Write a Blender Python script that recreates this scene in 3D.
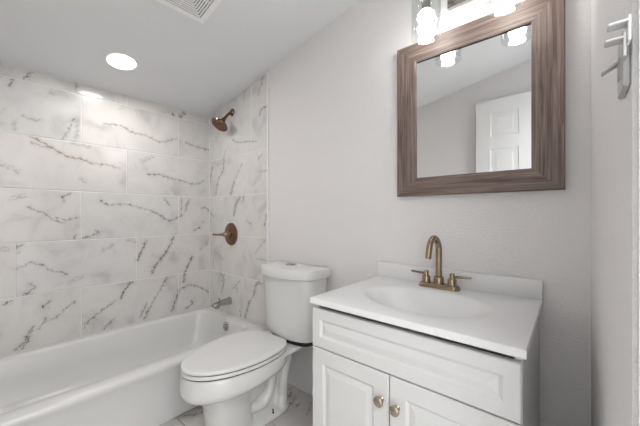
import bpy, bmesh, math, random
import numpy as np
from mathutils import Vector, Matrix, Euler

random.seed(7)
RNG = np.random.RandomState(11)
D = bpy.data
for o in list(D.objects):
    D.objects.remove(o, do_unlink=True)
SC = bpy.context.scene
COL = SC.collection

# ---------------------------------------------------------------- camera, world, light, exposure
cam_d = D.cameras.new('camera')
cam = D.objects.new('camera', cam_d)
COL.objects.link(cam)
cam_d.sensor_fit = 'HORIZONTAL'
cam_d.sensor_width = 36.0
cam_d.lens = 36.0 * 301.94 / 640.0
cam_d.shift_y = (215.1 - 213.0) / 640.0
cam_d.clip_start = 0.01
cam.location = (2.41, -1.317, 1.075)
cam.rotation_euler = (math.radians(90), 0, math.radians(41.369))
SC.camera = cam

world = D.worlds.new('world')
SC.world = world
world.use_nodes = True
bg = world.node_tree.nodes['Background']
bg.inputs['Color'].default_value = (0.96, 0.98, 1.0, 1)
bg.inputs['Strength'].default_value = 3.5

SC.view_settings.view_transform = 'Standard'
SC.view_settings.look = 'None'
SC.view_settings.exposure = 0.34
SC.view_settings.gamma = 1.0
SC.view_settings.use_curve_mapping = False

BULB_E = 19.0         # glow of each vanity bulb's glass
DOWN_W = 4.2          # shower downlight
HALL_W = 30.0         # added fill light beyond the doorway, no fixture


def light(name, kind, loc, energy, color=(1, 1, 1), size=0.1, rot=(0, 0, 0), size_y=None):
    l = D.lights.new(name, kind)
    l.energy = energy
    l.color = color
    if kind == 'AREA':
        l.size = size
        if size_y:
            l.shape = 'RECTANGLE'
            l.size_y = size_y
    else:
        l.shadow_soft_size = size
    o = D.objects.new(name, l)
    COL.objects.link(o)
    o.location = loc
    o.rotation_euler = rot
    return o


light('hall_fill_light', 'AREA', (3.25, -1.2, 2.30), HALL_W, (1.0, 0.985, 0.97), 1.0, (0, 0, 0), 1.6)  # unseen area light added in the hall to brighten the room


# ---------------------------------------------------------------- helpers
def ceil_z(x):
    return 1.910 + 0.188 * x


def nt(name):
    m = D.materials.new(name)
    m.use_nodes = True
    t = m.node_tree
    return m, t, t.nodes['Principled BSDF']


def noise(t, scale, detail=3, rough=0.5, vec=None, dist=0.0):
    n = t.nodes.new('ShaderNodeTexNoise')
    n.inputs['Scale'].default_value = scale
    n.inputs['Detail'].default_value = detail
    n.inputs['Roughness'].default_value = rough
    n.inputs['Distortion'].default_value = dist
    if vec is not None:
        t.links.new(vec, n.inputs['Vector'])
    return n


def ramp(t, fac, stops):
    r = t.nodes.new('ShaderNodeValToRGB')
    e = r.color_ramp.elements
    while len(e) < len(stops):
        e.new(0.5)
    for i, (p, c) in enumerate(stops):
        e[i].position = p
        e[i].color = c if len(c) == 4 else (*c, 1)
    t.links.new(fac, r.inputs['Fac'])
    return r


def mixc(t, fac, a, b, mode='MIX'):
    n = t.nodes.new('ShaderNodeMix')
    n.data_type = 'RGBA'
    n.blend_type = mode
    for inp, v in ((0, fac), (6, a), (7, b)):
        if hasattr(v, 'links') or hasattr(v, 'is_linked'):
            t.links.new(v, n.inputs[inp])
        elif isinstance(v, (int, float)):
            n.inputs[inp].default_value = v
        else:
            n.inputs[inp].default_value = (*v, 1)
    return n.outputs[2]


def bump(t, height, strength, dist=0.002):
    b = t.nodes.new('ShaderNodeBump')
    b.inputs['Strength'].default_value = strength
    b.inputs['Distance'].default_value = dist
    t.links.new(height, b.inputs['Height'])
    return b.outputs['Normal']


def objco(t):
    return t.nodes.new('ShaderNodeTexCoord').outputs['Object']


def simple(name, col, rough=0.5, metal=0.0, var=0.03, vscale=8, bs=0.0, bscale=300, bdist=0.001, coat=0.0, spec=0.5):
    m, t, p = nt(name)
    co = objco(t)
    n = noise(t, vscale, 3, vec=co)
    a = [max(0, c * (1 - var)) for c in col]
    b = [min(1, c * (1 + var)) for c in col]
    r = ramp(t, n.outputs['Fac'], [(0.3, a), (0.7, b)])
    t.links.new(r.outputs['Color'], p.inputs['Base Color'])
    p.inputs['Roughness'].default_value = rough
    p.inputs['Metallic'].default_value = metal
    p.inputs['Specular IOR Level'].default_value = spec
    if coat:
        p.inputs['Coat Weight'].default_value = coat
        p.inputs['Coat Roughness'].default_value = 0.08
    if bs:
        n2 = noise(t, bscale, 2, vec=co)
        t.links.new(bump(t, n2.outputs['Fac'], bs, bdist), p.inputs['Normal'])
    return m


M = {}
M['wall'] = simple('wall_paint', (0.77, 0.75, 0.745), 0.6, var=0.01, vscale=2, bs=0.9, bscale=150, bdist=0.003, spec=0.3)
M['ceil'] = simple('ceiling_paint', (0.80, 0.81, 0.82), 0.8, var=0.012, vscale=3, bs=0.4, bscale=45, bdist=0.003, spec=0.2)
M['trim'] = simple('trim_paint', (0.78, 0.78, 0.775), 0.35, var=0.01)
M['enamel'] = simple('bathtub_enamel', (0.71, 0.71, 0.705), 0.26, var=0.008, coat=0.12)
M['china'] = simple('vitreous_china', (0.71, 0.71, 0.70), 0.09, var=0.008, coat=0.5)
M['seat'] = simple('seat_plastic', (0.73, 0.73, 0.725), 0.22, var=0.005)
M['cab'] = simple('cabinet_paint', (0.66, 0.66, 0.655), 0.35, var=0.01)
M['cult'] = simple('cultured_marble', (0.77, 0.77, 0.77), 0.28, var=0.006, coat=0.2)
M['bronze'] = simple('champagne_bronze', (0.33, 0.25, 0.175), 0.24, 1.0, var=0.10, vscale=30)
M['darkbronze'] = simple('oil_rubbed_bronze', (0.22, 0.125, 0.085), 0.20, 1.0, var=0.2, vscale=40)
M['nickel'] = simple('brushed_nickel', (0.44, 0.42, 0.39), 0.22, 1.0, var=0.08, vscale=60)
M['knob'] = simple('knob_metal', (0.46, 0.40, 0.32), 0.25, 1.0, var=0.15, vscale=80)
M['chrome'] = simple('chrome', (0.72, 0.72, 0.72), 0.12, 1.0, var=0.02)
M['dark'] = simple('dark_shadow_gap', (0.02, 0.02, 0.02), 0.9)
M['bolt'] = simple('dark_bolt_metal', (0.05, 0.045, 0.04), 0.5, 0.6)
M['caulk'] = simple('white_caulk', (0.80, 0.80, 0.79), 0.4)
M['vent'] = simple('vent_plastic', (0.92, 0.92, 0.92), 0.4)
M['hook'] = simple('hook_enamel', (0.47, 0.47, 0.47), 0.5)
M['hallwall'] = simple('hall_paint', (0.75, 0.74, 0.72), 0.7)


def mirror_mat():
    m, t, p = nt('mirror_silvering')
    n = noise(t, 3, 2, vec=objco(t))
    r = ramp(t, n.outputs['Fac'], [(0.3, (0.86, 0.87, 0.87)), (0.7, (0.88, 0.885, 0.885))])
    t.links.new(r.outputs['Color'], p.inputs['Base Color'])
    p.inputs['Metallic'].default_value = 1.0
    p.inputs['Roughness'].default_value = 0.015
    return m


def glass_mat():
    """thin clear glass: passes light straight through, reflects at grazing angles"""
    m, t, p = nt('clear_shade_glass')
    out = t.nodes['Material Output']
    tr = t.nodes.new('ShaderNodeBsdfTransparent')
    tr.inputs['Color'].default_value = (0.94, 0.95, 0.95, 1)
    p.inputs['Base Color'].default_value = (0.9, 0.9, 0.9, 1)
    p.inputs['Metallic'].default_value = 1.0
    p.inputs['Roughness'].default_value = 0.04
    n = noise(t, 40, 2, vec=objco(t))
    t.links.new(bump(t, n.outputs['Fac'], 0.15, 0.001), p.inputs['Normal'])
    lw = t.nodes.new('ShaderNodeLayerWeight')
    lw.inputs['Blend'].default_value = 0.30
    r = ramp(t, lw.outputs['Facing'], [(0.0, (0.05, 0.05, 0.05)), (0.75, (0.18, 0.18, 0.18)), (1.0, (0.75, 0.75, 0.75))])
    mx = t.nodes.new('ShaderNodeMixShader')
    t.links.new(r.outputs['Color'], mx.inputs['Fac'])
    t.links.new(tr.outputs[0], mx.inputs[1])
    t.links.new(p.outputs[0], mx.inputs[2])
    t.links.new(mx.outputs[0], out.inputs['Surface'])
    return m


def emit_mat(name, col, s):
    m, t, p = nt(name)
    p.inputs['Base Color'].default_value = (0.9, 0.9, 0.9, 1)
    p.inputs['Emission Color'].default_value = (*col, 1)
    p.inputs['Emission Strength'].default_value = s
    return m


def wood_mat(axis):
    """weathered brown grain running along local axis 0 (x) or 2 (z)"""
    m, t, p = nt('weathered_wood_' + ('across' if axis == 0 else 'upright'))
    co = objco(t)
    mp = t.nodes.new('ShaderNodeMapping')
    mp.inputs['Scale'].default_value = (2.2, 40, 60) if axis == 0 else (60, 40, 2.2)
    t.links.new(co, mp.inputs['Vector'])
    n = noise(t, 1.6, 6, 0.65, vec=mp.outputs['Vector'], dist=0.6)
    r = ramp(t, n.outputs['Fac'], [(0.28, (0.07, 0.046, 0.036)), (0.43, (0.145, 0.102, 0.084)),
                                   (0.57, (0.24, 0.18, 0.155)), (0.75, (0.37, 0.305, 0.28))])
    n2 = noise(t, 5, 3, vec=co)
    r2 = ramp(t, n2.outputs['Fac'], [(0.3, (0.82, 0.80, 0.80)), (0.7, (1.0, 1.0, 1.0))])
    c = mixc(t, 1.0, r.outputs['Color'], r2.outputs['Color'], 'MULTIPLY')
    t.links.new(c, p.inputs['Base Color'])
    p.inputs['Roughness'].default_value = 0.52
    t.links.new(bump(t, n.outputs['Fac'], 0.35, 0.0012), p.inputs['Normal'])
    return m


def marble_mat(name, base=(0.80, 0.79, 0.78)):
    """glazed marble-look tile; the veins come from the tile mesh's own attributes"""
    m, t, p = nt(name)
    co = objco(t)
    at = t.nodes.new('ShaderNodeAttribute')
    at.attribute_name = 'vein'
    ab = t.nodes.new('ShaderNodeAttribute')
    ab.attribute_name = 'brown'
    ao = t.nodes.new('ShaderNodeAttribute')
    ao.attribute_name = 'tile'
    # per-tile shifted coordinates so that veining stops at the joints
    off = t.nodes.new('ShaderNodeVectorMath')
    off.operation = 'MULTIPLY_ADD'
    t.links.new(ao.outputs['Color'], off.inputs[0])
    off.inputs[1].default_value = (37.0, 53.0, 29.0)
    t.links.new(co, off.inputs[2])
    v = off.outputs[0]
    cloud = noise(t, 5.0, 4, 0.55, vec=v, dist=0.8)
    rc = ramp(t, cloud.outputs['Fac'], [(0.28, tuple(c * 0.76 for c in base)), (0.44, tuple(c * 0.94 for c in base)), (0.60, base)])
    tint = t.nodes.new('ShaderNodeSeparateColor')
    t.links.new(ao.outputs['Color'], tint.inputs[0])
    tr = ramp(t, tint.outputs[0], [(0.0, (0.96, 0.98, 0.985)), (1.0, (1.0, 0.975, 0.96))])
    c0 = mixc(t, 1.0, rc.outputs['Color'], tr.outputs['Color'], 'MULTIPLY')
    # faint thin secondary veining
    n3 = noise(t, 3.2, 5, 0.6, vec=v, dist=1.2)
    r3 = ramp(t, n3.outputs['Fac'], [(0.485, (0, 0, 0)), (0.5, (1, 1, 1)), (0.515, (0, 0, 0))])
    n4 = noise(t, 9, 2, vec=v)
    r4 = ramp(t, n4.outputs['Fac'], [(0.5, (0, 0, 0)), (0.66, (0.30, 0.30, 0.30))])
    f3 = mixc(t, 1.0, r3.outputs['Color'], r4.outputs['Color'], 'MULTIPLY')
    c1 = mixc(t, f3, c0, (0.42, 0.40, 0.39))
    # drawn veins, broken up by fine noise
    n5 = noise(t, 75, 5, 0.8, vec=v)
    r5 = ramp(t, n5.outputs['Fac'], [(0.40, (0.25, 0.25, 0.25)), (0.56, (1, 1, 1))])
    f5 = mixc(t, 1.0, at.outputs['Color'], r5.outputs['Color'], 'MULTIPLY')
    c2 = mixc(t, f5, c1, (0.06, 0.053, 0.05))
    c3 = mixc(t, ab.outputs['Fac'], c2, (0.30, 0.24, 0.17))
    t.links.new(c3, p.inputs['Base Color'])
    p.inputs['Roughness'].default_value = 0.16
    return m


M['mirror'] = mirror_mat()
M['glass'] = glass_mat()
M['woodx'] = wood_mat(0)
M['woodz'] = wood_mat(2)
M['marble'] = marble_mat('marble_tile_glaze', (0.735, 0.72, 0.71))
M['floor_marble'] = marble_mat('marble_floor_glaze', (0.62, 0.60, 0.585))
M['grout'] = simple('pale_grout', (0.80, 0.79, 0.78), 0.8)
M['floor_grout'] = simple('floor_grout', (0.60, 0.59, 0.58), 0.8)


def link(name, me, mat=None, parent=None, smooth=False, loc=None):
    o = D.objects.new(name, me)
    COL.objects.link(o)
    if mat is not None:
        for mm in (mat if isinstance(mat, (list, tuple)) else [mat]):
            me.materials.append(mm)
    if parent is not None:
        o.parent = parent
        o.matrix_parent_inverse = Matrix.Translation(-Vector(parent_world(parent)))
    if smooth:
        for p in me.polygons:
            p.use_smooth = True
    if loc is not None:
        o.location = loc
    return o


def parent_world(p):
    v = Vector((0, 0, 0))
    while p is not None:
        v += p.location
        p = p.parent if False else None
    return v


def obj(name, bm, mat, parent=None, smooth=True, sharp=35):
    """link a bmesh built in world coordinates"""
    bmesh.ops.recalc_face_normals(bm, faces=bm.faces)
    me = D.meshes.new(name)
    bm.to_mesh(me)
    bm.free()
    o = D.objects.new(name, me)
    COL.objects.link(o)
    for mm in (mat if isinstance(mat, (list, tuple)) else [mat]):
        me.materials.append(mm)
    if smooth:
        for p in me.polygons:
            p.use_smooth = True
        if sharp and hasattr(me, 'set_sharp_from_angle'):
            me.set_sharp_from_angle(angle=math.radians(sharp))
    if parent is not None:
        o.parent = parent
        root = parent
        base = Vector((0, 0, 0))
        while root is not None:
            base += root.location
            root = root.parent
        me.transform(Matrix.Translation(-base))
    return o


def recentre(o, p):
    """give a world-built top-level mesh an origin at p"""
    o.data.transform(Matrix.Translation(-Vector(p)))
    o.location = p
    return o


def thing(name, label, cat, loc=(0, 0, 0), group=None):
    o = D.objects.new(name, None)
    COL.objects.link(o)
    o.empty_display_size = 0.05
    o.location = loc
    o['label'] = label
    o['category'] = cat
    if group:
        o['group'] = group
    return o


def struct(name, bm, mat, parent=None, smooth=False):
    o = obj(name, bm, mat, parent, smooth)
    o['kind'] = 'structure'
    return o


def tag(o, label, cat, group=None):
    o['label'] = label
    o['category'] = cat
    if group:
        o['group'] = group
    return o


def add_box(bm, x0, x1, y0, y1, z0, z1, bev=0.0, seg=2):
    r = bmesh.ops.create_cube(bm, size=1.0)
    vs = r['verts']
    for v in vs:
        v.co = Vector(((x0 + x1) / 2 + v.co.x * (x1 - x0), (y0 + y1) / 2 + v.co.y * (y1 - y0), (z0 + z1) / 2 + v.co.z * (z1 - z0)))
    if bev:
        es = set()
        for v in vs:
            es.update(v.link_edges)
        bmesh.ops.bevel(bm, geom=list(es), offset=bev, segments=seg, profile=0.5, affect='EDGES', clamp_overlap=True)
    return bm


def box(*a, **k):
    return add_box(bmesh.new(), *a, **k)


def add_loft(bm, rings, cap0=True, cap1=True, closed=True):
    vr = [[bm.verts.new(p) for p in r] for r in rings]
    n = len(rings[0])
    for a, b in zip(vr, vr[1:]):
        for i in range(n if closed else n - 1):
            j = (i + 1) % n
            bm.faces.new((a[i], a[j], b[j], b[i]))
    if cap0:
        bm.faces.new(list(reversed(vr[0])))
    if cap1:
        bm.faces.new(vr[-1])
    return bm


def add_tube(bm, pts, rad, n=16, caps=True):
    pts = [Vector(p) for p in pts]
    if not hasattr(rad, '__len__'):
        rad = [rad] * len(pts)
    rings = []
    up = None
    for i, p in enumerate(pts):
        d = (pts[min(i + 1, len(pts) - 1)] - pts[max(i - 1, 0)]).normalized()
        if up is None:
            up = Vector((0, 0, 1)) if abs(d.z) < 0.9 else Vector((0, 1, 0))
        a = d.cross(up).normalized()
        up = a.cross(d).normalized()
        rings.append([p + (a * math.cos(t) + up * math.sin(t)) * rad[i] for t in [2 * math.pi * k / n for k in range(n)]])
    return add_loft(bm, rings, caps, caps)


def add_lathe(bm, c, axis, prof, n=32, cap0=True, cap1=True):
    """prof: list of (distance along axis, radius)"""
    axis = Vector(axis).normalized()
    q = Vector((0, 0, 1)) if abs(axis.z) < 0.9 else Vector((1, 0, 0))
    a = axis.cross(q).normalized()
    b = axis.cross(a)
    rings = []
    for h, r in prof:
        r = max(r, 1e-5)
        rings.append([Vector(c) + axis * h + (a * math.cos(t) + b * math.sin(t)) * r for t in [2 * math.pi * k / n for k in range(n)]])
    return add_loft(bm, rings, cap0, cap1)


def spline(pts, sub=8):
    """catmull-rom through points"""
    P = [Vector(p) for p in pts]
    P = [P[0] * 2 - P[1]] + P + [P[-1] * 2 - P[-2]]
    out = []
    for i in range(1, len(P) - 2):
        for k in range(sub):
            t = k / sub
            a, b, c, d = P[i - 1], P[i], P[i + 1], P[i + 2]
            out.append(0.5 * ((2 * b) + (c - a) * t + (2 * a - 5 * b + 4 * c - d) * t * t + (3 * b - a - 3 * c + d) * t ** 3))
    out.append(P[-2])
    return out


def rrect(x0, x1, y0, y1, r, z, n=8):
    """rounded rectangle ring, n points per corner"""
    pts = []
    for cx, cy, a0 in ((x1 - r, y1 - r, 0), (x0 + r, y1 - r, 90), (x0 + r, y0 + r, 180), (x1 - r, y0 + r, 270)):
        for k in range(n):
            a = math.radians(a0 + 90 * k / (n - 1))
            pts.append(Vector((cx + r * math.cos(a), cy + r * math.sin(a), z)))
    return pts


# ================================================================ THE ROOM
XL, XR, YF = 0.0, 2.4225, -1.60
K = 0.03                                   # the right wall is 1.7 degrees out of square
S_DOOR = 0.847                             # the doorway's near jamb, measured from the corner


def xr(y):
    return XR + K * (-y)


TH = 0.11

# floor: concrete slab with marble tiles
bm = box(-TH, 4.1, -2.6, TH, -0.12, -0.006)
floor = struct('floor', bm, M['floor_grout'])
floor.location.z = 0

# left wall with tile backing
struct('wall_left', box(-TH, -0.0008, YF - TH, TH, -0.006, ceil_z(0) + 0.1), M['grout'])


def prism_wall(y0, y1, xa, xb):
    """a wall whose head follows the sloping ceiling"""
    bm = bmesh.new()
    pr = [(xa, -0.006), (xb, -0.006), (xb, ceil_z(xb) + 0.04), (xa, ceil_z(xa) + 0.04)]
    add_loft(bm, [[Vector((x, y0, z)) for x, z in pr], [Vector((x, y1, z)) for x, z in pr]])
    return bm


struct('wall_back', prism_wall(0.0, TH, -TH, XR + 0.15), M['wall'])
struct('wall_front', prism_wall(YF - TH, YF, -TH, XR + 0.25), M['wall'])

# right wall: from the back corner to the doorway, a head over the doorway, a return at the front
bm = bmesh.new()
yd = -S_DOOR
ring = lambda z: [Vector((xr(0), 0, z)), Vector((xr(yd), yd, z)), Vector((xr(yd) + TH, yd, z)), Vector((xr(0) + TH, 0, z))]
zc = ceil_z(XR) + 0.05
add_loft(bm, [ring(-0.006), ring(zc)])
yh = YF + 0.035
ring2 = lambda z: [Vector((xr(yd), yd, z)), Vector((xr(yh), yh, z)), Vector((xr(yh) + TH, yh, z)), Vector((xr(yd) + TH, yd, z))]
add_loft(bm, [ring2(2.045), ring2(zc)])
ring3 = lambda z: [Vector((xr(yh), yh, z)), Vector((xr(YF), YF, z)), Vector((xr(YF) + TH, YF, z)), Vector((xr(yh) + TH, yh, z))]
add_loft(bm, [ring3(-0.006), ring3(zc)])
struct('wall_right', bm, M['wall'])

# sloping ceiling
bm = bmesh.new()
xa, xb = -TH, XR + 0.3
pr = [(xa, ceil_z(xa)), (xb, ceil_z(xb)), (xb, ceil_z(xb) + 0.1), (xa, ceil_z(xa) + 0.1)]
add_loft(bm, [[Vector((x, YF - TH, z)) for x, z in pr], [Vector((x, TH, z)) for x, z in pr]])
struct('ceiling', bm, M['ceil'])

# door jamb lining of the doorway (the strip at the right edge of the view)
bm = bmesh.new()
jx = xr(yd)
add_box(bm, jx + 0.004, jx + TH, yd - 0.016, yd - 0.0005, 0.0, 2.03)
struct('trim_1', bm, M['trim'])

# hall beyond the doorway
bm = bmesh.new()
add_box(bm, 4.0, 4.1, -2.6, 0.1, 0, 2.5)
struct('wall_hall', bm, M['hallwall'])

# ---------------------------------------------------------------- marble tiles
TW, THT, G = 0.6125, 0.3075, 0.0028
ROW0 = 0.3035                               # lowest joint, on the tub rim


def jitter_line(pts, step=0.003, amp=0.0016):
    """follow the measured points with the wander of a real vein"""
    out = []
    o1, o2, o3 = RNG.uniform(0, 100, 3)
    pts = [tuple(v)[:2] for v in spline([(p[0], p[1], 0) for p in pts], 4)] if len(pts) > 2 else pts
    dist = 0.0
    for (a, b) in zip(pts, pts[1:]):
        a = np.array(a, float)
        b = np.array(b, float)
        L = np.hypot(*(b - a))
        n = max(1, int(L / step))
        nrm = np.array([-(b - a)[1], (b - a)[0]]) / max(L, 1e-6)
        for k in range(n):
            s = k / n
            d = dist + L * s
            w = 1.6 * math.sin(d * 150 + o1) + 1.3 * math.sin(d * 390 + o2) + 0.9 * math.sin(d * 800 + o3)
            out.append(a + (b - a) * s + nrm * w * amp + RNG.normal(0, amp * 0.4, 2))
        dist += L
    out.append(np.array(pts[-1], float))
    return np.array(out)


def branches(L):
    """thick veins are two strands; long ones throw off short side hairs"""
    out = []
    for w, s, p in L:
        if w > 0.005:
            dx, dy = p[-1][0] - p[0][0], p[-1][1] - p[0][1]
            l = math.hypot(dx, dy)
            nx, ny = -dy / l, dx / l
            out.append((w * 0.85, s, [(q[0] + nx * 0.003, q[1] + ny * 0.003) for q in p]))
            out.append((w * 0.60, s * 0.9, [(q[0] - nx * 0.006, q[1] - ny * 0.006 + 0.006) for q in p]))
            out.append((w * 1.5, s * 0.22, p))
        else:
            out.append((w, s, p))
        for q in p[1:-1] if len(p) > 2 else p[:1]:
            if RNG.uniform() < 0.55:
                a = RNG.uniform(0, 6.28)
                r = RNG.uniform(0.012, 0.04)
                out.append((0.0020, s * 0.5, [q, (q[0] + r * math.cos(a), q[1] + r * math.sin(a) * 0.7)]))
    return out


def paint(P, strokes):
    """P: (n,2) points on the wall; strokes: (width, strength, [(u,v)...]). returns strength at every point"""
    val = np.zeros(len(P))
    for w, s, pts in strokes:
        q = jitter_line(pts)
        m = 8 * w
        lo, hi = q.min(0) - m, q.max(0) + m
        idx = np.where((P[:, 0] > lo[0]) & (P[:, 0] < hi[0]) & (P[:, 1] > lo[1]) & (P[:, 1] < hi[1]))[0]
        if len(idx) == 0:
            continue
        A = P[idx]
        best = np.full(len(idx), 9.0)
        ii = np.arange(len(q))
        wl = w * (0.45 + 0.75 * np.abs(np.sin(ii * 0.17 + RNG.uniform(0, 6))) * (0.6 + 0.4 * np.sin(ii * 0.61 + RNG.uniform(0, 6))))
        for k, c in enumerate(q):
            dd = np.hypot(A[:, 0] - c[0], A[:, 1] - c[1]) / wl[k]
            best = np.minimum(best, dd)
        core = np.clip(1.25 - best * 0.8, 0, 1) * s
        halo = np.exp(-(best / 3.6) ** 2) * 0.20 * s
        val[idx] = np.maximum(val[idx], np.maximum(core, halo))
    return val


def tile_field(name, tiles, to3d, normal, veins, browns, mat, parent, cell=0.0034):
    """tiles: (u0,u1,v0,v1). One mesh; each tile is its own slab with eased edges."""
    V, F, VN, BR, TI = [], [], [], [], []
    base = 0
    nrm = np.array(normal, float)
    ids = {}
    for q in tiles:
        u0, u1, v0, v1 = q[:4]
        flush = len(q) > 4
        u0, u1, v0, v1 = u0 + G / 2, u1 - G / 2, v0 + G / 2, v1 - G / 2
        if u1 - u0 < 0.006 or v1 - v0 < 0.006:
            continue
        nu = max(2, int((u1 - u0) / cell))
        nv = max(2, int((v1 - v0) / cell))
        us = np.concatenate([[u0], [u0 + 0.0008], np.linspace(u0, u1, nu + 1)[1:-1], [u1 - 0.0008], [u1]])
        vs = np.concatenate([[v0], [v0 + 0.0008], np.linspace(v0, v1, nv + 1)[1:-1], [v1 - 0.0008], [v1]])
        U, W = np.meshgrid(us, vs, indexing='ij')
        P = np.stack([U.ravel(), W.ravel()], 1)
        X = to3d(P)
        edge = np.zeros(U.shape, bool)
        edge[0, :] = edge[-1, :] = edge[:, 0] = edge[:, -1] = True
        if flush:           # a slice of a cut tile: no joint towards its neighbours
            edge[:] = False
            edge[:, 0] = not q[4] == 'L' or v0 < 1.6
            edge[:, -1] = q[5] != 'open'
        X = X - np.outer(edge.ravel() * 0.004, nrm)
        V.append(X)
        a, b = U.shape
        I = np.arange(a * b).reshape(a, b) + base
        f = np.stack([I[:-1, :-1], I[1:, :-1], I[1:, 1:], I[:-1, 1:]], -1).reshape(-1, 4)
        F.append(f)
        base += a * b
        VN.append(paint(P, veins) if veins else np.zeros(a * b))
        BR.append(paint(P, browns) if browns else np.zeros(a * b))
        tid = ids.setdefault(q[4], RNG.uniform(0, 1, 3)) if flush else RNG.uniform(0, 1, 3)
        TI.append(np.tile(np.append(tid, 1.0), (a * b, 1)))
    V, F, VN, BR, TI = map(np.concatenate, (V, F, VN, BR, TI))
    # orient
    e = np.cross(V[F[0, 1]] - V[F[0, 0]], V[F[0, 3]] - V[F[0, 0]])
    if np.dot(e, nrm) < 0:
        F = F[:, ::-1]
    me = D.meshes.new(name)
    me.vertices.add(len(V))
    me.vertices.foreach_set('co', V.ravel())
    me.loops.add(F.size)
    me.loops.foreach_set('vertex_index', F.ravel())
    me.polygons.add(len(F))
    me.polygons.foreach_set('loop_start', np.arange(len(F)) * 4)
    me.polygons.foreach_set('loop_total', np.full(len(F), 4))
    me.update(calc_edges=True)
    for nm, dat in (('vein', VN), ('brown', BR)):
        at = me.attributes.new(nm, 'FLOAT', 'POINT')
        at.data.foreach_set('value', dat.astype(np.float32))
    at = me.attributes.new('tile', 'FLOAT_COLOR', 'POINT')
    at.data.foreach_set('color', TI.astype(np.float32).ravel())
    me.materials.append(mat)
    o = D.objects.new(name, me)
    COL.objects.link(o)
    o['kind'] = 'structure'
    return o


# veins measured on the walls: (kind, [u mm, v mm ...]) ; left wall u = distance from the corner
VEINS_LEFT = [(1, [1142, 1852, 1116, 1893, 1087, 1926]), (1, [1198, 1794, 1186, 1837]), (0, [1234, 1835, 1223, 1841]), (0, [1234, 1920, 1227, 1923]), (0, [1208, 1919, 1204, 1920]), (0, [903, 1920, 906, 1860]), (3, [1028, 1813, 1010, 1803]), (0, [1148, 1639, 1132, 1638, 1103, 1627, 1073, 1637]), (3, [1180, 1553, 1176, 1600]), (0, [971, 1542, 940, 1607, 918, 1677, 901, 1694]), (3, [906, 1554, 896, 1676]), (0, [831, 1413, 780, 1411, 747, 1414, 666, 1396]), (3, [925, 1526, 829, 1514]), (3, [1234, 1355, 1160, 1316]), (0, [756, 1683, 675, 1694, 636, 1682, 590, 1660, 504, 1657, 401, 1627, 275, 1681]), (1, [319, 1867, 303, 1844]), (2, [261, 1846, 217, 1893]), (1, [209, 1658, 143, 1641, 11, 1630]), (3, [529, 1462, 455, 1506]), (1, [492, 1376, 394, 1381]), (1, [374, 1375, 325, 1358]), (0, [246, 1350, 155, 1329, 91, 1342, 56, 1370]), (0, [406, 1377, 310, 1356, 248, 1350]), (3, [885, 1304, 850, 1288]), (1, [1128, 1124, 1111, 1110]), (0, [1111, 1110, 1051, 1084, 1015, 1047, 959, 1026]), (0, [1001, 1061, 949, 1046, 891, 1063]), (1, [930, 1210, 971, 1186, 964, 1162]), (1, [918, 928, 906, 952]), (1, [880, 926, 831, 939, 789, 957, 807, 978]), (3, [1200, 1159, 1132, 1185]), (1, [777, 1171, 736, 1141]), (0, [736, 1141, 681, 1151, 624, 1150, 529, 1126, 479, 1113]), (1, [479, 1113, 401, 1071, 333, 1032, 233, 1078]), (0, [241, 1211, 248, 1084]), (0, [178, 1205, 217, 1100]), (1, [370, 1198, 340, 1153]), (2, [498, 886, 548, 774, 555, 746]), (1, [304, 912, 355, 800]), (2, [355, 800, 434, 702, 462, 639]), (3, [624, 903, 568, 883]), (3, [769, 837, 707, 872]), (1, [147, 948, 91, 976]), (0, [1176, 772, 1142, 784, 1113, 802]), (1, [1113, 802, 1083, 789, 1056, 777]), (0, [1056, 777, 1021, 739, 983, 729]), (1, [983, 729, 945, 707]), (1, [1171, 889, 1145, 910]), (0, [1160, 860, 1156, 866]), (1, [1142, 619, 1097, 651, 1113, 677]), (1, [1223, 582, 1186, 596]), (3, [1234, 884, 1200, 881]), (3, [945, 654, 870, 680]), (1, [1064, 529, 1028, 563]), (0, [920, 531, 910, 535]), (2, [155, 736, 217, 615, 225, 540]), (2, [595, 602, 642, 547, 660, 495]), (1, [355, 600, 394, 527]), (0, [394, 527, 479, 392]), (2, [479, 392, 511, 319]), (2, [261, 483, 318, 331]), (1, [241, 491, 170, 509, 91, 473, 13, 420]), (1, [170, 380, 154, 353, 217, 323]), (0, [870, 348, 829, 401, 767, 445, 692, 491]), (1, [542, 338, 498, 425]), (0, [758, 316, 724, 354]), (2, [1103, 425, 1124, 381, 1138, 344, 1172, 317]), (1, [1111, 375, 1148, 312]), (0, [1077, 406, 1042, 468]), (0, [1051, 443, 1001, 457, 947, 508, 910, 529]), (0, [873, 374, 813, 410, 753, 452, 710, 479]), (0, [758, 316, 699, 374]), (1, [303, 920, 325, 851]), (0, [325, 851, 406, 718]), (0, [192, 1192, 217, 1132]), (1, [74, 1134, 38, 1137, 11, 1110]), (3, [100, 785, 20, 829]), (0, [74, 1017, 56, 1025])]
BROWN_LEFT = [(1, [1111, 1529, 1077, 1513, 1028, 1485, 987, 1460]), (1, [987, 1460, 940, 1436, 880, 1432, 831, 1413]), (0, [1111, 1498, 1068, 1482, 1028, 1480, 1001, 1470])]
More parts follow.
